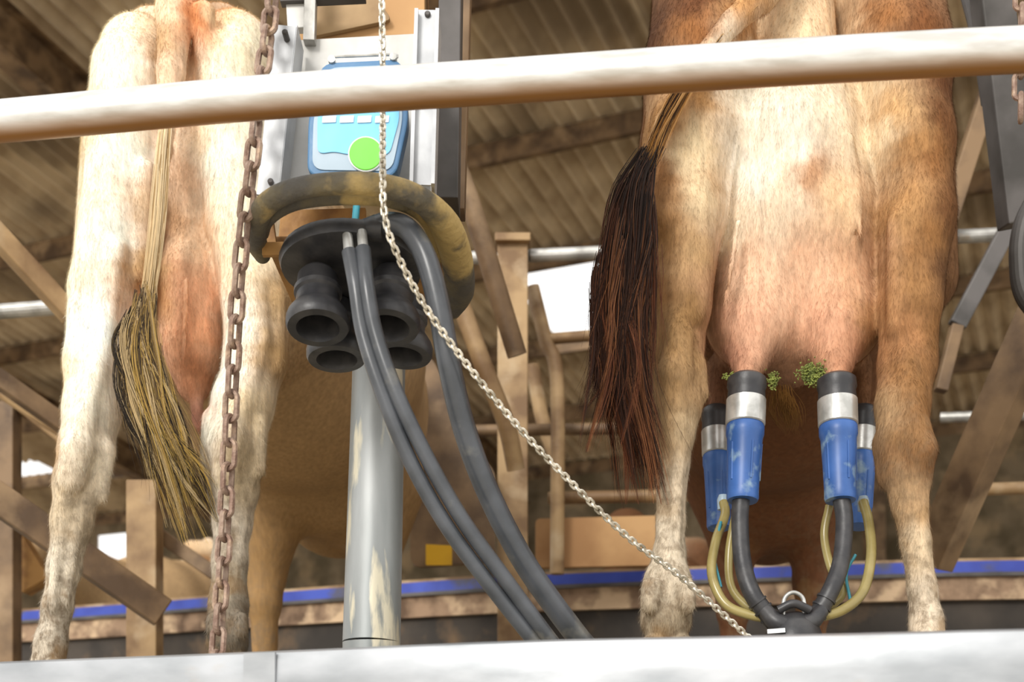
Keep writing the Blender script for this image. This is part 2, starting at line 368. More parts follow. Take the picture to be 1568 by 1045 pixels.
# left hind limb: gaskin, point of hock, cannon, fetlock, claws
g0+=chainp([(1040,470,2.66,47),(1036,530,2.64,41),(1034,570,2.62,43),(1031,625,2.60,42),(1030,665,2.595,33),(1029,710,2.59,26),(1027,800,2.59,21),(1025,850,2.59,24),(1022,895,2.58,36),(1020,950,2.57,40)],1.15,.013)
g0+=[pr(1034,470,2.585,14,1040,515,2.56,22,1,1,.010),pr(1040,515,2.56,20,1034,570,2.55,27,1,1,.010),pr(1034,570,2.55,26,1036,650,2.56,17,1,1,.010),
      pr(1068,560,2.60,13,1072,605,2.60,14,1,1,.010),pr(996,585,2.60,14,998,640,2.60,13,1,1,.010),
      pr(1038,650,2.555,13,1032,850,2.56,8,1,1,.010),pr(1014,680,2.565,9,1012,840,2.57,7,1,1,.010),pr(997,900,2.525,16,994,928,2.515,14,1,1,.008),pr(1049,900,2.525,16,1052,928,2.515,14,1,1,.008),
      pr(998,1000,2.55,26,994,1055,2.55,34,1.5,1,.008),pr(1046,1000,2.55,26,1050,1055,2.55,34,1.5,1,.008)]
g0+=chainp([(1393,470,2.66,45),(1388,560,2.63,42),(1382,620,2.60,40),(1382,680,2.585,38),(1385,720,2.58,35),(1392,770,2.58,26),(1402,830,2.58,22),(1412,900,2.58,21),(1418,950,2.58,24),(1422,1010,2.57,32)],1.15,.013)
g0+=[pr(1386,545,2.585,15,1392,600,2.56,19,1,1,.010),pr(1392,600,2.56,18,1410,690,2.535,25,1,1,.010),pr(1410,690,2.535,24,1410,738,2.55,17,1,1,.010),pr(1408,735,2.55,13,1416,900,2.555,8,1,1,.010),
      pr(1349,680,2.6,14,1355,735,2.6,12,1,1,.010),pr(1388,740,2.56,9,1398,880,2.565,7,1,1,.010),
      pr(1402,1020,2.55,26,1400,1058,2.55,33,1.5,1,.008),pr(1448,1020,2.55,26,1452,1058,2.55,33,1.5,1,.008)]
# muscle relief on the thighs
g0+=[pr(1028,180,2.60,22,1012,330,2.57,18,1,1,.04),pr(1070,330,2.575,20,1064,480,2.585,13,1,1,.03),pr(1408,200,2.61,20,1422,340,2.59,15,1,1,.04),pr(1376,340,2.585,16,1372,500,2.59,12,1,1,.03),
     pr(1010,440,2.60,16,1006,540,2.60,10,1,1,.03),pr(1420,430,2.60,15,1414,560,2.60,12,1,1,.03)]
g1=[pr(1213,-20,2.72,62,1213,200,2.685,72,1,1,.05),pr(1190,200,2.72,82,1185,330,2.73,90,1,1,.05),pr(1255,200,2.73,72,1250,330,2.73,88,1,1,.05),
      pr(1178,330,2.74,82,1158,480,2.74,72,1,1,.05),pr(1255,330,2.74,82,1278,480,2.74,68,1,1,.05),
      pr(1156,490,2.74,72,1160,505,3.0,66,1,1,.03),pr(1278,495,2.74,68,1270,510,3.0,64,1,1,.03),
      pr(1152,520,2.70,50,1148,552,2.68,30,1,1,.03),pr(1278,520,2.70,50,1278,552,2.68,32,1,1,.03),
      pr(1213,530,2.78,48,1213,560,2.80,34,1,1,.04),
      pr(1146,552,2.67,20,1143,585,2.64,17,1,1,.02),pr(1280,552,2.67,20,1280,585,2.64,17,1,1,.02),
      pr(1100,560,2.92,18,1097,640,2.9,13,1,1,.02),pr(1318,560,2.92,18,1318,640,2.9,13,1,1,.02),
      pr(1240,255,2.62,9,1238,275,2.615,7,1,1,.03),pr(1130,190,2.62,6,1108,340,2.62,5,1,1,.02),pr(1130,340,2.60,5,1112,460,2.61,4,1,1,.015),pr(1300,210,2.62,5,1318,360,2.62,4,1,1,.02)]
g2=chainp([(1205,-60,2.58,30),(1165,-5,2.54,24),(1120,35,2.52,18),(1062,105,2.51,16),(1018,185,2.505,14),(988,262,2.495,13)],1,.008)
carv=[pr(1216,430,2.60,6,1214,560,2.63,12,1,1,.03),pr(1108,230,2.55,7,1092,400,2.53,8,1,1,.02),pr(1092,400,2.53,8,1084,560,2.53,10,1,1,.02),pr(1330,180,2.56,6,1342,330,2.54,7,1,1,.02),pr(1342,330,2.54,7,1348,560,2.54,9,1,1,.02),
      pr(1022,990,2.4,5,1022,1060,2.4,7,1,1,.01),pr(1426,1010,2.4,5,1426,1060,2.4,7,1,1,.01)]
yA=2.6
anc=[(P(u,v,yA),c,w) for u,v,c,w in [
 (1000,20,'#5a3518',1),(1060,60,'#a2672f',1),(1130,30,'#c08a4c',1),(1060,10,'#6a3c18',1),(1215,30,'#ecd0a6',1.2),(1290,10,'#e8c69a',1),(1350,30,'#a06832',1),(1400,60,'#7c4a20',1.4),(1440,120,'#6a3f1c',1.6),(1440,200,'#784a22',1.5),(1450,320,'#744a24',1.5),(1445,420,'#684424',1.4),(1425,250,'#8c5a28',1),
 (1330,110,'#ecd2aa',1),(1370,180,'#d6a86c',1),(1400,230,'#b48248',1),(1345,200,'#efd9b4',1),(1385,330,'#ba8a52',1.2),(1412,380,'#986834',1),(1390,440,'#a57642',1.2),(1430,520,'#865a2a',1.2),(1380,520,'#a87444',1.2),(1355,480,'#b88654',.9),
 (1110,130,'#f2e0c4',1),(1160,150,'#f5ead4',1.4),(1260,150,'#f2e2c6',1.3),(1215,200,'#f6ecd8',1.2),(1150,260,'#f6ebd8',1.6),(1200,310,'#f2d8b8',1.2),(1246,265,'#c08a5c',.35),(1290,300,'#ecc698',1),(1130,330,'#f4e0c2',1),
 (1060,160,'#c4904e',1),(1020,200,'#a07036',1),(1050,240,'#e8d0a4',1.1),(1006,290,'#9c6a36',1.2),(1068,310,'#e6cca0',1.1),(1015,370,'#a87a46',1.3),(1060,400,'#c8a06c',1),(995,440,'#8a5e30',1.2),(1000,340,'#966838',1),(1092,300,'#d0a878',.5),(1090,430,'#b98a60',.5),(1088,520,'#a97a54',.6),
 (1150,390,'#f0c6a2',1.3),(1250,390,'#edbe98',1.3),(1320,400,'#dcaa80',1.2),(1150,480,'#e6b08c',1.5),(1270,480,'#e4aa84',1.5),(1210,450,'#eabb96',1.2),(1120,540,'#c88e6e',1.2),(1300,540,'#cc926c',1.2),(1210,570,'#9c6c4c',1.2),
 (1045,500,'#96703f',1.2),(1008,550,'#96703f',1),(1052,550,'#b08a58',1),(1020,610,'#a98352',1.2),(1060,600,'#c09a6a',1),(1050,670,'#d4b88e',1),(1008,670,'#b08c5c',1),(1027,760,'#e2ceb0',1.2),(1025,840,'#e0d0b6',1.2),(1025,900,'#d2c2a8',1),(1020,960,'#a8967a',1),
 (1385,590,'#946634',1.2),(1410,640,'#946634',1),(1350,640,'#c09a6c',.8),(1380,690,'#9c6e40',1),(1425,720,'#7a5028',.9),(1392,780,'#c6a072',1.2),(1405,850,'#dcc4a0',1.2),(1418,930,'#e0ceb4',1.1)]]
cowR=build_cow('dairy_cow',[(g0,0),(g1,.012),(g2,.006)],carv,anc,2.5,.53,'#654022','#74492a',.94,3,230000,.10,1.0)
tr=[(4,[P(1000,225,2.485),P(965,300,2.465),P(948,430,2.465),P(945,560,2.475),P(975,690,2.5),P(990,775,2.52)],.012,.045),
    (3,[P(992,250,2.485),P(980,340,2.465),P(968,450,2.465),P(965,600,2.485),P(990,750,2.53)],.012,.030),
    (1.6,[P(985,260,2.485),P(948,350,2.455),P(930,450,2.455),P(935,560,2.45),P(905,690,2.44)],.01,.03),
    (.6,[P(970,300,2.485),P(940,400,2.455),P(932,500,2.455),P(915,580,2.45),P(870,640,2.44)],.01,.025)]
strands('tail_switch',tr,3000,[('#17100c','#3e2418',5),('#1f130d','#6e3e26',3),('#2e1c14','#94603c',1.2),('#0e0a08','#2a1a14',3)],cowR,.00075,3,.014,.018,110)
dk=[(1,[P(1150,10,2.515),P(1100,60,2.505),P(1050,130,2.495),P(1010,205,2.485),P(985,275,2.475)],.014,.017)]
strands('tail_dock_hair',dk,420,[('#7a4c20','#a5753a',2),('#2a180b','#3a2412',1.6),('#c8a06a','#a87a44',1)],cowR,.0008,4,.004,.004,80)
strands('udder_hair',[(1,[P(1195,590,2.75),P(1200,630,2.74),P(1212,668,2.73)],.02,.035)],140,[('#7a5526','#5a3c1a',1)],cowR,.0006,9,.006,.01,60)
# ---- left cow
h0=[]
h0+=[pw((-.72,3.1,2.03),.22,(-.70,3.35,2.03),.26,1,1),pw((-.70,3.35,1.95),.32,(-.62,3.7,1.90),.365,1,1.02,.08),
     pw((-.62,3.7,1.90),.36,(-.56,4.1,1.84),.30,1,1,.08),pw((-.56,4.1,1.68),.25,(-.55,4.25,1.62),.2,1,1,.1),
     pw((-.54,4.2,1.95),.24,(-.50,4.85,2.15),.14,1,1,.1),pw((-.50,4.85,2.15),.13,(-.50,5.0,2.1),.12,1,1,.04),pw((-.50,5.0,2.1),.11,(-.50,5.3,1.9),.07,1,1,.04)]
for x,dy in ((-.74,-.1),(-.44,.05)):
    h0+=[pw((x+.05,4.05+dy,1.6),.12,(x,4.1+dy,1.32),.06,1,1,.06),pw((x,4.1+dy,1.32),.055,(x,4.08+dy,1.24),.052,1,1,.03),
         pw((x,4.08+dy,1.24),.044,(x,4.1+dy,1.0),.036,1,1,.03),pw((x,4.1+dy,1.0),.044,(x,4.13+dy,.88),.056,1,1,.03)]
h0+=[pr(212,85,2.98,58,222,130,2.96,68,1,1,.05),pr(360,80,2.98,58,350,130,2.96,62,1,1,.05),pr(232,55,3.1,40,340,50,3.1,40,1,1,.06)]
h0+=chainp([(205,120,2.96,62),(196,230,2.95,60),(184,350,2.92,57),(163,450,2.9,53),(148,560,2.87,46),(141,630,2.84,41),(132,690,2.82,39),(120,740,2.82,35),(110,800,2.82,29),(98,870,2.83,23),(88,930,2.83,21),(78,985,2.82,22),(74,1020,2.82,26)],1.25,.018)
h0+=chainp([(352,120,2.96,62),(358,230,2.95,60),(375,350,2.92,56),(394,460,2.9,53),(391,550,2.87,46),(372,620,2.84,45),(359,690,2.82,43),(357,750,2.82,37),(356,800,2.82,28),(352,860,2.82,25),(350,925,2.82,28),(348,985,2.80,32)],1.25,.018)
h0+=[pr(205,230,3.08,75,175,420,3.08,60,1.2,1,.06),pr(355,230,3.08,75,390,420,3.08,62,1.2,1,.06)]
h0+=[pr(148,560,2.79,12,118,690,2.75,22,1,1,.010),pr(118,690,2.75,25,108,735,2.755,23,1,1,.010),pr(106,735,2.765,18,92,800,2.775,12,1,1,.010),pr(92,800,2.78,11,80,930,2.785,8,1,1,.010),pr(162,690,2.80,16,154,760,2.81,12,1,1,.012),pr(118,790,2.79,10,100,920,2.80,7,1,1,.010),
     pr(395,540,2.80,12,352,670,2.755,22,1,1,.010),pr(352,670,2.755,25,346,730,2.76,21,1,1,.010),pr(346,730,2.765,15,345,880,2.785,8,1,1,.010),pr(323,640,2.81,14,320,710,2.81,14,1,1,.012),pr(394,650,2.80,15,394,720,2.80,13,1,1,.012),pr(368,760,2.79,10,362,880,2.80,8,1,1,.010),
     pr(180,380,2.82,11,150,590,2.80,8,1,1,.025),pr(225,260,2.86,13,216,420,2.85,9,1,1,.025),pr(160,230,2.86,18,140,400,2.84,14,1,1,.04),pr(120,470,2.83,14,118,600,2.81,10,1,1,.02),
     pr(385,420,2.82,12,405,520,2.80,8,1,1,.02),pr(350,440,2.83,12,362,560,2.81,8,1,1,.02),pr(425,460,2.84,12,425,560,2.83,8,1,1,.02)]
h0+=[pr(60,1045,2.80,20,56,1068,2.79,28,1.4,1,.008),pr(92,1045,2.80,20,96,1068,2.79,28,1.4,1,.008),
     pr(330,1025,2.78,24,326,1066,2.77,32,1.4,1,.008),pr(368,1025,2.78,24,372,1066,2.77,32,1.4,1,.008),
     pr(328,950,2.77,13,326,968,2.76,11,1,1,.008),pr(368,950,2.77,13,370,968,2.76,11,1,1,.008)]
h1=[pr(296,120,2.95,34,302,260,2.95,38,1,1,.04),pr(302,260,2.97,42,295,430,2.96,52,1,1,.04),pr(294,430,2.95,54,292,530,2.95,46,1,1,.03),pr(292,530,2.96,46,297,590,2.97,26,1,1,.03),
     pr(300,590,2.95,12,303,655,2.93,8,1,1,.02),pr(312,20,2.86,18,312,80,2.87,15,1,1,.03),pr(285,430,2.845,5,280,560,2.865,4,1,1,.03)]
h2=chainp([(272,-45,2.95,38),(268,20,2.86,28),(262,110,2.82,21),(250,230,2.80,13),(240,350,2.79,10),(222,470,2.78,9),(212,510,2.78,8)],1,.012)
cl=[pr(246,200,2.80,4,236,460,2.80,6,1,1,.02),pr(345,300,2.81,4,345,560,2.82,7,1,1,.02),pr(345,110,2.82,4,338,300,2.81,4,1,1,.02)]
yB=2.9
ancL=[(P(u,v,yB),c,w) for u,v,c,w in [
 (170,60,'#f8e8ca',1),(200,120,'#fdf2de',1.5),(155,200,'#f1dcb4',1),(200,250,'#fef6e6',1.5),(145,330,'#f6e6c6',1),(190,380,'#fef6e6',1.5),(120,450,'#f8e8ca',1),(160,530,'#fef8ec',1.4),(105,600,'#ecd6ae',1),(150,640,'#faf0dc',1.2),(108,715,'#caa87c',1),(150,720,'#f5e8d0',1),(105,790,'#dcc8a6',1),(98,880,'#e2d6c0',1),(80,960,'#cabda8',1),
 (268,30,'#f6deb8',1),(262,100,'#c99f6c',.8),(312,50,'#da8440',1.2),(335,40,'#f5d2a2',.8),(370,60,'#fbecd0',1.3),(390,100,'#f8e6c4',1),(355,150,'#fdf0da',1.4),(285,160,'#f4cfaa',1),(310,230,'#f8e0c0',1),(282,270,'#d8b08a',1),(340,260,'#fdf2de',1.3),
 (268,340,'#b58a60',.9),(305,370,'#f4d0a8',1),(290,440,'#efb68a',1.4),(300,510,'#eeae7e',1.4),(295,570,'#dc986a',1.3),(302,640,'#d8967a',.8),(250,450,'#cc965f',.9),
 (370,340,'#fbecd0',1.3),(400,420,'#f8e6c4',1.3),(435,470,'#c8a470',1),(380,520,'#fdf2de',1.4),(435,560,'#c29c66',1),(360,600,'#fef5e6',1.4),(400,650,'#e8d2aa',1),(340,690,'#fbf0dc',1.2),(385,740,'#d2bc96',1),(350,830,'#ece0cc',1.1),(350,910,'#bcae96',1),(350,970,'#807362',1.2),(350,1000,'#645a4a',1),
 (232,330,'#d8b890',.5),(234,420,'#c49a60',.7)]]
cowL=build_cow('dairy_cow',[(h0,0),(h1,.014),(h2,.010)],cl,ancL,2.78,-.70,'#bd9a6c','#9c7848',.93,5,230000,.10,1.06)
tl=[(4,[P(226,450,2.76),P(212,520,2.75),P(220,610,2.745),P(250,710,2.745),P(292,835,2.755)],.008,.036),
    (3,[P(224,450,2.76),P(208,530,2.75),P(230,640,2.745),P(280,720,2.745),P(315,800,2.755)],.008,.030),
    (2,[P(230,430,2.76),P(222,520,2.75),P(240,590,2.745),P(272,680,2.745),P(298,770,2.755)],.008,.022),
    (.7,[P(222,455,2.76),P(192,515,2.75),P(196,580,2.745),P(212,650,2.745),P(238,720,2.755)],.008,.02)]
strands('tail_switch',tl,2600,[('#a08452','#d8b45c',3),('#383028','#2a2420',5),('#b8a078','#d8c090',1.6),('#5a4a38','#8a7048',3)],cowL,.00072,5,.020,.015,95)
strands('tail_dock_hair',[(1,[P(258,130,2.785),P(249,240,2.78),P(240,350,2.77),P(224,470,2.76),P(210,540,2.75)],.010,.014)],260,[('#f4e2be','#cdb080',3),('#c8a878','#7a6040',1.6)],cowL,.0008,6,.004,.004,60)
# ---- cows in the stalls across the platform
def inst(src,loc,rot):
    o=bpy.data.objects.new('dairy_cow',src.data); S.collection.objects.link(o); o.location=loc; o.rotation_euler=(0,0,rot)
    m=o.modifiers.new('soften','SMOOTH'); m.factor=.5; m.iterations=3
inst(cowR,(1.2,9.6,DECK),math.radians(175))
inst(cowL,(-2.2,9.8,DECK),math.radians(170))
# ------------------------------------------------------------------ guard rail
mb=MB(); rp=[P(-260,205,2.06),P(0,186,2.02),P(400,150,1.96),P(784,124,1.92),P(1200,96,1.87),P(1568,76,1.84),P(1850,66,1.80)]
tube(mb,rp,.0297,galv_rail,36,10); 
for e in (rp[0],rp[-1]):
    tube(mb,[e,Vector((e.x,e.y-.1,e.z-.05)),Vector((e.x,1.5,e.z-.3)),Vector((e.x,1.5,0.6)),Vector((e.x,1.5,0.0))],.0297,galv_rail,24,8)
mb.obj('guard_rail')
# ------------------------------------------------------------------ platform edge + deck
edge=[(-400,2.2),(0,2.02),(400,1.88),(784,1.755),(1200,1.69),(1568,1.63),(2000,1.58)]
ep=[Vector(((u-784)*y/FL,y,DECK)) for u,y in edge]; epc=cr(ep,8)
prof=[(.058,-.012),(.03,-.004),(.012,0),(.003,-.004),(0,-.014),(-.002,-.045),(.001,-.20),(.004,-.215),(.05,-.22),(.05,-.20)]
V=[];F=[]
for i,p in enumerate(epc):
    t=(epc[min(i+1,len(epc)-1)]-epc[max(i-1,0)]).normalized(); nrm=Vector((-t.y,t.x,0))
    for a,b in prof: V.append(p+nrm*a+Vector((0,0,b)))
n=len(prof)
for i in range(len(epc)-1):
    for k in range(n-1): F.append((i*n+k,i*n+k+1,(i+1)*n+k+1,(i+1)*n+k))
mb=MB(); mb.add(V,F,galv_edge)
i0=min(range(len(epc)),key=lambda i:abs(epc[i].x-(388-784)*1.89/FL)); p=epc[i0]
tt=(epc[i0+1]-epc[i0-1]).normalized(); nn=Vector((-tt.y,tt.x,0))
beam(mb,p-nn*.004+Vector((0,0,-.004)),p-nn*.004+Vector((0,0,-.20)),.004,.05,galv_edge,up=tt)
mb.obj('platform_edge_beam')
mb=MB(); top=[p+Vector((0,.07,0)) for p in epc]; 
out=top+[Vector((7,top[-1].y,0)),Vector((7,13,0)),Vector((-7,13,0)),Vector((-7,top[0].y,0))]
m_=len(out); vv=[Vector((q.x,q.y,DECK)) for q in out]+[Vector((q.x,q.y,DECK-.18)) for q in out]
ff=[tuple(range(m_)),tuple(range(2*m_-1,m_-1,-1))]+[(i,i+m_,(i+1)%m_+m_,(i+1)%m_) for i in range(m_)]
mb.add(vv,ff,deck_m); 
deck=mb.obj('rotary_platform',smooth=False)
mb=MB()
for x,y in ((-3,4),(0,4),(3,4),(-3,9),(0,9),(3,9)): tube(mb,[(x,y,0),(x,y,DECK-.18)],.12,slate,20,0)
mb.obj('platform_support_roller',parent=deck)
# ------------------------------------------------------------------ stall front kerb with blue belt
wp=[(-500,6.9),(0,6.35),(400,5.75),(784,5.31),(1200,5.08),(1568,4.94),(2000,4.9)]
wc=cr([Vector(((u-784)*y/FL,y+.35,0)) for u,y in wp],6)
def ribbon(mb,z0,z1,dy,th,mat):
    V=[];F=[]
    for p in wc:
        V+= [Vector((p.x,p.y-dy,z0)),Vector((p.x,p.y-dy,z1)),Vector((p.x,p.y-dy+th,z1)),Vector((p.x,p.y-dy+th,z0))]
    for i in range(len(wc)-1):
        for k in range(4): F.append((i*4+k,(i+1)*4+k,(i+1)*4+(k+1)%4,i*4+(k+1)%4))
    F.append((0,1,2,3)); b=(len(wc)-1)*4; F.append((b+3,b+2,b+1,b)); mb.add(V,F,mat)
mb=MB(); ribbon(mb,DECK,1.44,0,.12,kerbw); ribbon(mb,1.44,1.53,.03,.18,conc); ribbon(mb,1.53,1.545,.05,.2,slate); ribbon(mb,1.545,1.59,.04,.2,belt); ribbon(mb,1.59,1.605,.02,.16,brown)
mb.obj('stall_front_kerb',smooth=False)
# ------------------------------------------------------------------ chains
mb=MB(); chain(mb,[P(422,-60,2.20),P(412,40,2.17),P(402,110,2.15),P(388,230,2.14),P(368,400,2.16),P(357,560,2.2),P(350,700,2.22),P(342,850,2.22),P(332,1010,2.20),P(329,1030,2.19)],.0395,.0575,.0325,.0051,rust,base=.35)
mb.obj('hanging_chain')
mb=MB(); chain(mb,[P(1565,-40,2.3),P(1563,180,2.3)],.0385,.056,.031,.0048,rust,base=.35); mb.obj('hanging_chain')
# ------------------------------------------------------------------ support post
mb=MB()
tube(mb,[P(582,500,2.62),P(569,985,2.58)],[R(40,2.6),R(44,2.6)],galv_post,40,0)
b=P(569,985,2.58); tube(mb,[b,Vector((b.x,b.y,DECK))],R(44,2.6),galv_post,32,0)
lathe(mb,(b.x,b.y,DECK),(0,0,1),[(.10,0),(.10,.012),(.06,.014)],galv_post)
mb.obj('support_post')
# ------------------------------------------------------------------ milking control unit
unit=empty('milking_control_unit',P(560,280,2.25))
def poly(pts,y): return [P(u,v,y) for u,v in pts]
mb=MB(); plate(mb,poly([(440,62),(660,50),(660,300),(408,300)],2.30),.03,plate_m,.004); mb.obj('back_panel',unit,False,.001)
mb=MB(); plate(mb,poly([(450,-60),(650,-60),(650,52),(448,66)],2.36),.12,tanp,0); plate(mb,poly([(478,-30),(560,-30),(600,30),(478,56)],2.345),.01,brown,.01)
beam(mb,P(440,22,2.30),P(470,20,2.30),.02,.06,plate_m); beam(mb,P(430,2,2.29),P(560,-4,2.29),.02,.012,slate)
beam(mb,P(478,-60,2.29),P(474,66,2.29),.02,.02,galv); mb.obj('upper_housing',unit,False,.002)
def channel(mb,p0,p1,w,d,mat):
    beam(mb,p0,p1,w,.003,mat,up=(0,1,0)); t=Vector((w/2,0,0)); h=Vector((0,d/2,0))
    beam(mb,p0-t+h,p1-t+h,.003,d,mat,up=(0,1,0)); beam(mb,p0+t+h,p1+t+h,.003,d,mat,up=(0,1,0))
mb=MB(); channel(mb,P(438,40,2.22),P(410,300,2.2),R(32,2.2),.07,alu); channel(mb,P(654,16,2.20),P(646,284,2.18),R(34,2.2),.07,alu)
beam(mb,P(670,16,2.19),P(663,284,2.17),.006,.012,alu,up=(0,1,0)); beam(mb,P(638,16,2.19),P(630,284,2.17),.006,.012,alu,up=(0,1,0))
for u,v in ((655,24),(651,268),(641,272),(437,52),(415,280)):
    lathe(mb,P(u,v,2.20)-Vector((0,.004,0)),(0,-1,0),[(.005,-.02),(.005,.002),(.003,.004)],slate,12)
mb.obj('side_channels',unit,False)
mb=MB(); beam(mb,P(692,-80,2.42),P(686,320,2.42),R(34,2.42),.09,slate); beam(mb,P(712,-80,2.6),P(700,330,2.6),.03,.06,brown_d); mb.obj('rear_upright',unit,False,.002)
mb=MB(); K=2.185
plate(mb,poly([(492,96),(616,90),(626,180),(606,272),(470,270),(472,180)],K),.035,pblue,.022); mb.obj('keypad_case',unit,False,.003)
mb=MB(); plate(mb,poly([(500,104),(608,99),(617,180),(600,262),(478,260),(480,180)],K-.002),.003,pgrey,.02)
plate(mb,poly([(504,110),(604,105),(612,180),(596,238),(530,236),(512,232),(486,236),(486,180)],K-.004),.003,plblue,.014)
lathe(mb,P(560,236,K-.0045),(0,-1,0),[(R(27,K),-.003),(R(27,K),0),(R(26,K),.0005)],pwhite,40)
lathe(mb,P(560,236,K-.005),(0,-1,0),[(R(25,K),-.002),(R(25,K),.001),(R(24,K),.0015)],pgreen,40)
for i in range(4):
    u=494+i*27; plate(mb,poly([(u,178),(u+21,177),(u+20,187),(u-1,188)],K-.006),.003,pwhite,.001)
for i in range(3):
    u=497+i*30; plate(mb,poly([(u,120),(u+24,119),(u+24,160),(u-2,161)],K-.0055),.003,pwhite,.003)
tube(mb,[P(508,97,K),P(508,88,K),P(540,86,K),P(604,84,K),P(604,92,K)],.0025,stain,8,4)
lathe(mb,P(508,92,K),(0,-1,0),[(.006,-.01),(.006,.004)],stain,12); lathe(mb,P(602,88,K),(0,-1,0),[(.006,-.01),(.006,.004)],stain,12)
mb.obj('keypad_face',unit,False)
mb=MB()
bp=[(402,392,2.34),(393,372,2.27),(392,345,2.19),(410,312,2.13),(455,290,2.09),(530,281,2.07),(600,288,2.08),(652,312,2.12),(684,350,2.2),(700,400,2.34),(703,445,2.46),(690,475,2.54)]
tube(mb,[P(*q) for q in bp],[.014,.018,.019,.018,.017,.017,.018,.020,.026,.028,.028,.020],dirty,20,8,flat=1.0)
tube(mb,[P(404,360,2.25),P(412,334,2.18),P(455,310,2.14),P(535,302,2.12),P(610,310,2.14),P(655,340,2.2),P(672,395,2.32)],[.008,.012,.012,.012,.012,.012,.010],dirty,12,8)
mb.obj('rubber_bumper',unit)
mb=MB(); q=P(400,300,2.22)
beam(mb,Vector((q.x+.14,2.33,1.625)),Vector((q.x+.14,2.60,1.625)),.30,.02,tan)
beam(mb,P(402,383,2.26),P(565,380,2.26),.012,R(20,2.26),tan); beam(mb,P(406,340,2.3),P(412,385,2.3),.03,.012,tan)
plate(mb,poly([(430,322),(560,318),(560,378),(425,380)],2.42),.01,tan,.003)
beam(mb,P(470,372,2.24),P(500,362,2.24),.03,R(16,2.24),black); beam(mb,P(500,362,2.24),P(590,358,2.24),.03,R(14,2.24),black)
mb.obj('cup_tray',unit,False,.001)
mb=MB()
c=P(538,402,2.27); lathe(mb,c,(0,.15,1),[(.09,-.022),(.118,-.016),(.122,-.004),(.118,.008),(.08,.016),(.05,.03)],black,40)
cupp=[(.026,.01),(.034,.0),(.036,-.022),(.040,-.026),(.040,-.034),(.036,-.038),(.037,-.056),(.042,-.062),(.050,-.074),(.053,-.082),(.053,-.094),(.050,-.100),(.036,-.101),(.032,-.092),(.030,-.06),(.026,-.03)]
for (u,v,y,ax) in ((487,425,2.24,(-.04,.30,1)),(600,425,2.24,(.04,.30,1)),(514,470,2.36,(-.04,.15,1)),(622,465,2.36,(.06,.15,1))):
    lathe(mb,P(u,v,y),ax,cupp,black,36)
mb.obj('cup_jetters',unit)
mb=MB()
for u,v in ((534,372),(556,368)):
    tube(mb,[P(u-2,v-12,2.16),P(u,v+12,2.15),P(u+2,v+40,2.14)],.0085,stain,14,4)
tube(mb,[P(546,316,2.2),P(543,345,2.19),P(537,372,2.18)],.006,teal,10,4)
mb.obj('hose_fittings',unit)
mb=MB()
tube(mb,[P(535,386,2.125),P(545,440,2.11),P(556,510,2.11),P(583,595,2.11),P(625,700,2.12),P(680,800,2.13),P(745,890,2.14),P(820,985,2.16),P(842,1008,2.17)],.0125,hose_m,18,8)
tube(mb,[P(556,382,2.125),P(562,440,2.105),P(575,510,2.105),P(604,595,2.105),P(648,690,2.115),P(704,790,2.125),P(768,880,2.135),P(842,980,2.155),P(866,1008,2.17)],.0125,hose_m,18,8)
mb.obj('pulsation_hose')
mb=MB()
tube(mb,[P(572,348,2.17),P(596,342,2.16),P(625,352,2.15),P(652,395,2.14),P(672,470,2.14),P(688,560,2.15),P(712,660,2.17),P(750,760,2.19),P(805,865,2.21),P(880,970,2.25),P(914,1008,2.27)],[.017,.019,.0195],hose_m,22,8)
lathe(mb,P(572,350,2.17),(-1,.2,.2),[(.02,-.02),(.021,0),(.012,.02)],black)
mb.obj('milk_hose')
mb=MB(); chain(mb,[P(584,-40,2.12),P(586,120,2.12),P(586,262,2.045),P(589,330,2.04),P(606,385,2.05),P(650,468,2.09),P(712,555,2.12),P(790,650,2.16),P(870,735,2.20),P(960,822,2.25),P(1040,882,2.30),P(1100,935,2.33),P(1155,985,2.35)],.0100,.0175,.0125,.0023,chrome,base=.6,alt=1.3,nw=6)
mb.obj('retention_chain')
# ------------------------------------------------------------------ milking cluster on right cow
cl_=empty('milking_cluster',P(1215,945,2.52))
def cup(mb,pt,pb,s=1.0):
    ax=(pb-pt); L=ax.length; q=L/.235
    base=pt; A=ax.normalized()
    lathe(mb,base,A,[(.018*s,-.004*q),(.030*s,.0),(.0375*s,.006*q),(.0385*s,.02*q),(.036*s,.026*q),(.037*s,.045*q)],black,32)
    lathe(mb,base,A,[(.036*s,.044*q),(.0385*s,.046*q),(.0385*s,.092*q),(.036*s,.094*q)],stain,32)
    lathe(mb,base,A,[(.034*s,.093*q),(.037*s,.097*q),(.037*s,.112*q),(.0345*s,.120*q),(.032*s,.17*q),(.0305*s,.215*q),(.031*s,.232*q),(.029*s,.237*q),(.012*s,.238*q)],blue_sh,32)
    for k in range(5):
        a=Vector((math.cos(k*1.256),math.sin(k*1.256),0))*.0335*s; beam(mb,base+A*.13*q+a,base+A*.2*q+a*.93,.003,.004,blue_sh)
mb=MB()
cup(mb,P(1144,577,2.60),P(1137,766,2.57)); cup(mb,P(1281,578,2.60),P(1287,766,2.57)); cup(mb,P(1096,626,2.85),P(1101,808,2.80),.83); cup(mb,P(1322,626,2.85),P(1315,806,2.80),.83)
mb.obj('teat_cups',cl_)
mb=MB()
def ribbed(mb,pts,r,mat):
    tube(mb,pts,r,mat,18,8); c=cr(pts,8)
    for i in range(int(len(c)*.8),len(c)-2,2):
        tube(mb,[c[i],c[i]+(c[i+1]-c[i])*.5],r*1.15,mat,18,0)
ribbed(mb,[P(1135,762,2.57),P(1133,800,2.56),P(1137,860,2.54),P(1152,910,2.52),P(1185,955,2.52)],R(13.5,2.55),black)
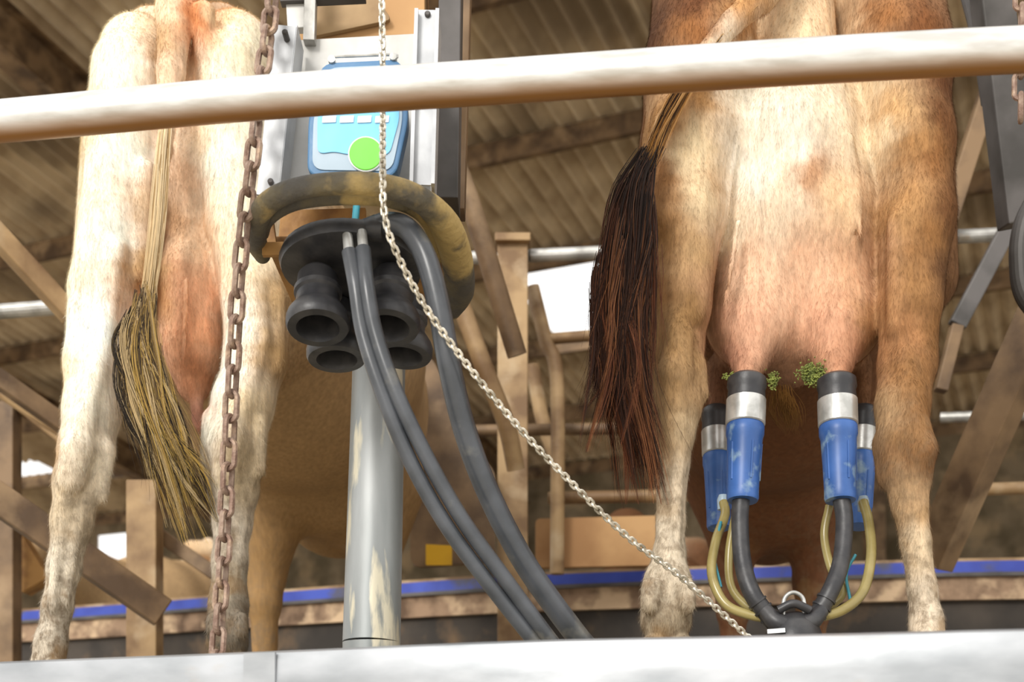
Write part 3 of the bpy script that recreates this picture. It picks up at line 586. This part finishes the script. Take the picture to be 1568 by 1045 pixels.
ribbed(mb,[P(1288,762,2.57),P(1293,800,2.56),P(1288,860,2.54),P(1272,905,2.52),P(1245,952,2.52)],R(13.5,2.55),black)
mb.obj('short_milk_tubes',cl_)
mb=MB()
tube(mb,[P(1108,770,2.68),P(1110,790,2.66),P(1096,830,2.60),P(1090,880,2.56),P(1110,925,2.54),P(1150,943,2.53),P(1190,948,2.52)],R(7.5,2.55),clear,14,8)
tube(mb,[P(1128,780,2.6),P(1116,850,2.6),P(1122,905,2.58),P(1160,940,2.55),P(1195,950,2.53)],R(6.5,2.55),clear,14,8)
tube(mb,[P(1322,770,2.68),P(1330,800,2.64),P(1334,850,2.58),P(1322,905,2.55),P(1290,935,2.53),P(1245,948,2.52)],R(8,2.55),clear,14,8)
tube(mb,[P(1270,775,2.62),P(1262,820,2.62),P(1272,870,2.6),P(1290,910,2.58),P(1250,945,2.53)],R(6.5,2.55),clear,14,8)
tube(mb,[P(1104,800,2.62),P(1094,850,2.585),P(1104,900,2.565)],.003,teal,8,8); tube(mb,[P(1310,850,2.59),P(1296,880,2.585),P(1302,920,2.56)],.003,teal,8,8)
lathe(mb,P(1322,768,2.69),(0,0,-1),[(.008,-.01),(.012,0),(.011,.02)],pgrey,16); lathe(mb,P(1107,766,2.69),(0,0,-1),[(.008,-.01),(.012,0),(.011,.02)],pgrey,16)
mb.obj('pulse_tubes',cl_)
mb=MB(); c=P(1215,985,2.52)
lathe(mb,c,(0,0,1),[(.03,-.075),(.05,-.06),(.058,-.03),(.058,0),(.052,.018),(.046,.035),(.03,.052),(.012,.058)],black,36)
for s in (-1,1):
    tube(mb,[P(1215+s*10,960,2.50),P(1215+s*28,952,2.50),P(1215+s*44,935,2.51)],[.02,.018,.014],black,16,4)
tube(mb,[P(1200,945,2.5),P(1201,918,2.5),P(1215,908,2.5),P(1230,918,2.5),P(1231,945,2.5)],.004,stain,10,8)
tube(mb,[P(1192,935,2.49),P(1215,925,2.485),P(1240,935,2.49)],.008,black,12,6)
beam(mb,P(1175,968,2.47),P(1202,966,2.47),.004,.008,pwhite)
mb.obj('claw_bowl',cl_)
def clump(name,ctr,rad,n,parent,seed):
    rg=random.Random(seed); mb=MB()
    for _ in range(n):
        a=Vector((rg.gauss(0,1)*rad[0],rg.gauss(0,.6)*rad[1],rg.gauss(0,1)*rad[2])); d=Vector((rg.uniform(-1,1),rg.uniform(-1,.2),rg.uniform(-1,.6)))*.0028
        tube(mb,[ctr+a,ctr+a+d,ctr+a+d*2],[.0016,.0014,.0006],muck,5,2)
    return mb.obj(name,parent)
clump('dung_clump_a',P(1247,575,2.648),(.013,.007,.010),620,cowR,1); clump('dung_clump_b',P(1184,582,2.665),(.005,.005,.007),150,cowR,2); clump('dung_clump_c',P(1120,577,2.640),(.008,.005,.003),100,cowR,3)
# ------------------------------------------------------------------ stall framework
def tb(mb,a,b,r,mat): tube(mb,[P(*a),P(*b)],r,mat,16,0)
mb=MB()
beam(mb,P(785,370,5.0),Vector((P(785,370,5.0).x,5.0,DECK)),R(46,5),.12,brown); beam(mb,P(758,374,4.98),P(812,374,4.98),.14,.03,brown)
tb(mb,(812,392,5.0),(1700,352,4.6),.024,galv); tb(mb,(812,392,5.0),(700,396,5.1),.024,galv)
mb.obj('stall_post',smooth=False,bevel=.004)
mb=MB()
tube(mb,[P(690,230,3.9),P(720,310,3.9),P(760,440,3.95),P(792,545,4.0)],.03,brown_d,18,8)
tube(mb,[P(700,450,4.3),P(740,560,4.3),P(775,650,4.35),P(790,720,4.4)],.03,brown,18,8)
tube(mb,[P(815,440,5.2),P(835,520,5.2),P(853,590,5.2),P(853,880,5.2)],.028,brown,16,8)
tube(mb,[P(815,560,5.6),P(830,640,5.6),P(850,700,5.6)],.03,brown,16,8)
tb(mb,(620,662,5.4),(1060,655,5.3),.024,brown_d); tb(mb,(840,764,5.4),(1080,758,5.3),.026,brown); tb(mb,(835,520,5.2),(960,510,5.2),.022,brown)
tb(mb,(1440,640,5.2),(1700,632,5.0),.02,galv); tb(mb,(1440,752,5.3),(1700,744,5.2),.025,brown)
mb.obj('stall_rails')
mb=MB(); plate(mb,poly([(628,548),(660,545),(736,700),(758,720),(758,860),(628,870)],4.85),.04,brown_d,.05); mb.obj('bail_gate_panel',smooth=False)
mb=MB(); plate(mb,poly([(820,795),(1010,790),(1010,866),(820,870)],5.26),.04,tanp,.02); plate(mb,poly([(652,834),(692,836),(692,866),(652,866)],4.80),.01,yel,.004); mb.obj('feed_bin',smooth=False)
mb=MB()
beam(mb,P(-60,300,3.9),P(110,485,4.1),.05,R(30,4),brown); tb(mb,(-60,482,4.3),(100,470,4.3),.024,galv)
beam(mb,P(-60,540,4.6),P(110,660,4.8),.05,R(28,4.6),brown_d); beam(mb,P(-60,560,5.2),P(110,690,5.4),.03,R(10,5),brown)
beam(mb,P(-60,725,3.9),P(250,940,4.1),.06,R(46,4),brown_d); 
q=P(222,740,4.7); beam(mb,q,Vector((q.x,q.y,DECK)),R(46,4.7),.1,brown); tb(mb,(0,600,5.0),(140,690,5.0),.025,brown)
beam(mb,P(200,790,4.8),P(330,880,4.8),.04,.05,brown_d); q=P(10,620,5.3); beam(mb,q,Vector((q.x,q.y,DECK)),R(34,5.3),.1,brown_d); beam(mb,P(-60,700,5.5),P(60,900,5.5),.1,.12,tan)
mb.obj('stall_frame',smooth=False,bevel=.004)
mb=MB()
beam(mb,P(1600,470,3.9),P(1425,865,4.2),.08,R(62,4),brown_d)
beam(mb,P(1512,-60,3.2),P(1560,345,3.3),.08,R(50,3.2),slate)
tube(mb,[P(1590,300,3.0),P(1568,345,3.0),P(1562,400,3.0),P(1575,460,3.0),P(1640,520,3.0)],.024,slate,18,8)
beam(mb,P(1530,90,4.6),P(1450,340,4.6),.06,R(30,4.6),brown_d); beam(mb,P(1570,300,4.4),P(1465,500,4.4),.04,R(26,4.4),slate); beam(mb,P(1465,500,4.4),P(1440,600,4.4),.04,R(20,4.4),brown_d)
tube(mb,[P(1480,-20,3.3),P(1500,60,3.3),P(1515,160,3.35)],.02,slate,14,6)
mb.obj('stall_frame',smooth=False,bevel=.004)
# ------------------------------------------------------------------ barn shell
TH=math.radians(24); sn,cs=math.sin(TH),math.cos(TH)
def AB(a,b,z): return Vector((float(a*cs+b*sn),float(-a*sn+b*cs),float(z)))
def rz(b): return 6.6-.14*(b-8)
holes=[(-5.6,-4.45,12.1,13.8),(-15.0,-14.3,15.0,15.5),(-15.6,-15.25,15.0,15.4)]
mb=MB(); A0,A1=-22,16; pitch=.17; na=int((A1-A0)/pitch*6); bs=sorted(set([5.5,8,10,17.2]+[h[2] for h in holes]+[h[3] for h in holes]))
V=[];F=[]; av=[A0+(A1-A0)*i/na for i in range(na+1)]
for b in bs:
    for a in av: V.append(AB(a,b,rz(b)+.036*math.sin(2*math.pi*a/pitch)))
for j in range(len(bs)-1):
    bm=(bs[j]+bs[j+1])/2
    for i in range(na):
        am=(av[i]+av[i+1])/2
        if any(h[0]<am<h[1] and h[2]<bm<h[3] for h in holes): continue
        F.append((j*(na+1)+i,(j+1)*(na+1)+i,(j+1)*(na+1)+i+1,j*(na+1)+i+1))
mb.add(V,F,roof_m); roof=mb.obj('ceiling')
mb=MB()
for b in np.arange(5.2,17.2,1.7): beam(mb,AB(A0,b,rz(b)-.13),AB(A1,b,rz(b)-.13),.07,.18,brown_d)
for a in (-17,-12.2,-7.4,-2.6,2.2,7.0): 
    ibeam(mb,AB(a,5.6,rz(5.6)-.40),AB(a,17,rz(17)-.40),.2,.36,brown_d)
    beam(mb,AB(a,16.8,0),AB(a,16.8,rz(16.8)-.6),.22,.2,brown_d)
mb.obj('trim_roof_beams',smooth=False)
mb=MB()
for i in range(38):
    a=A0+i; segs=[(0,5.32)]
    if i in (7,): segs=[(0,4.3),(4.95,5.32)]
    for z0,z1 in segs: beam(mb,AB(a,17.1,(z0+z1)/2),AB(a+1,17.1,(z0+z1)/2),.05,z1-z0,darkw)
mb.obj('wall_back',smooth=False)
mb=MB(); V=[Vector(p) for p in ((-30,-12,0),(30,-12,0),(30,30,0),(-30,30,0))]
mb.add(V+[v-Vector((0,0,.1)) for v in V],[(0,1,2,3),(7,6,5,4),(0,4,5,1),(1,5,6,2),(2,6,7,3),(3,7,4,0)],floor_m); mb.obj('floor',smooth=False)
# ------------------------------------------------------------------ light
w=bpy.data.worlds.new('overcast_sky'); S.world=w; w.use_nodes=True
bg=w.node_tree.nodes['Background']; bg.inputs[0].default_value=(1,.98,.95,1); bg.inputs[1].default_value=1.5
sun=bpy.data.lights.new('sun','SUN'); sun.energy=2.4; sun.angle=math.radians(18); sun.color=(1,.965,.91)
so=bpy.data.objects.new('sun',sun); S.collection.objects.link(so)
so.rotation_euler=Vector((.36,.80,-.42)).to_track_quat('-Z','Y').to_euler()
# ------------------------------------------------------------------ camera
cam=bpy.data.cameras.new('camera'); co=bpy.data.objects.new('camera',cam); S.collection.objects.link(co)
co.location=(0,0,CAMZ); co.rotation_euler=(math.pi/2,0,0)
cam.sensor_width=36; cam.lens=36*FL/1568; cam.shift_y=(1225-522.67)/1568
cam.dof.use_dof=True; cam.dof.focus_distance=2.45; cam.dof.aperture_fstop=4.5
S.camera=co
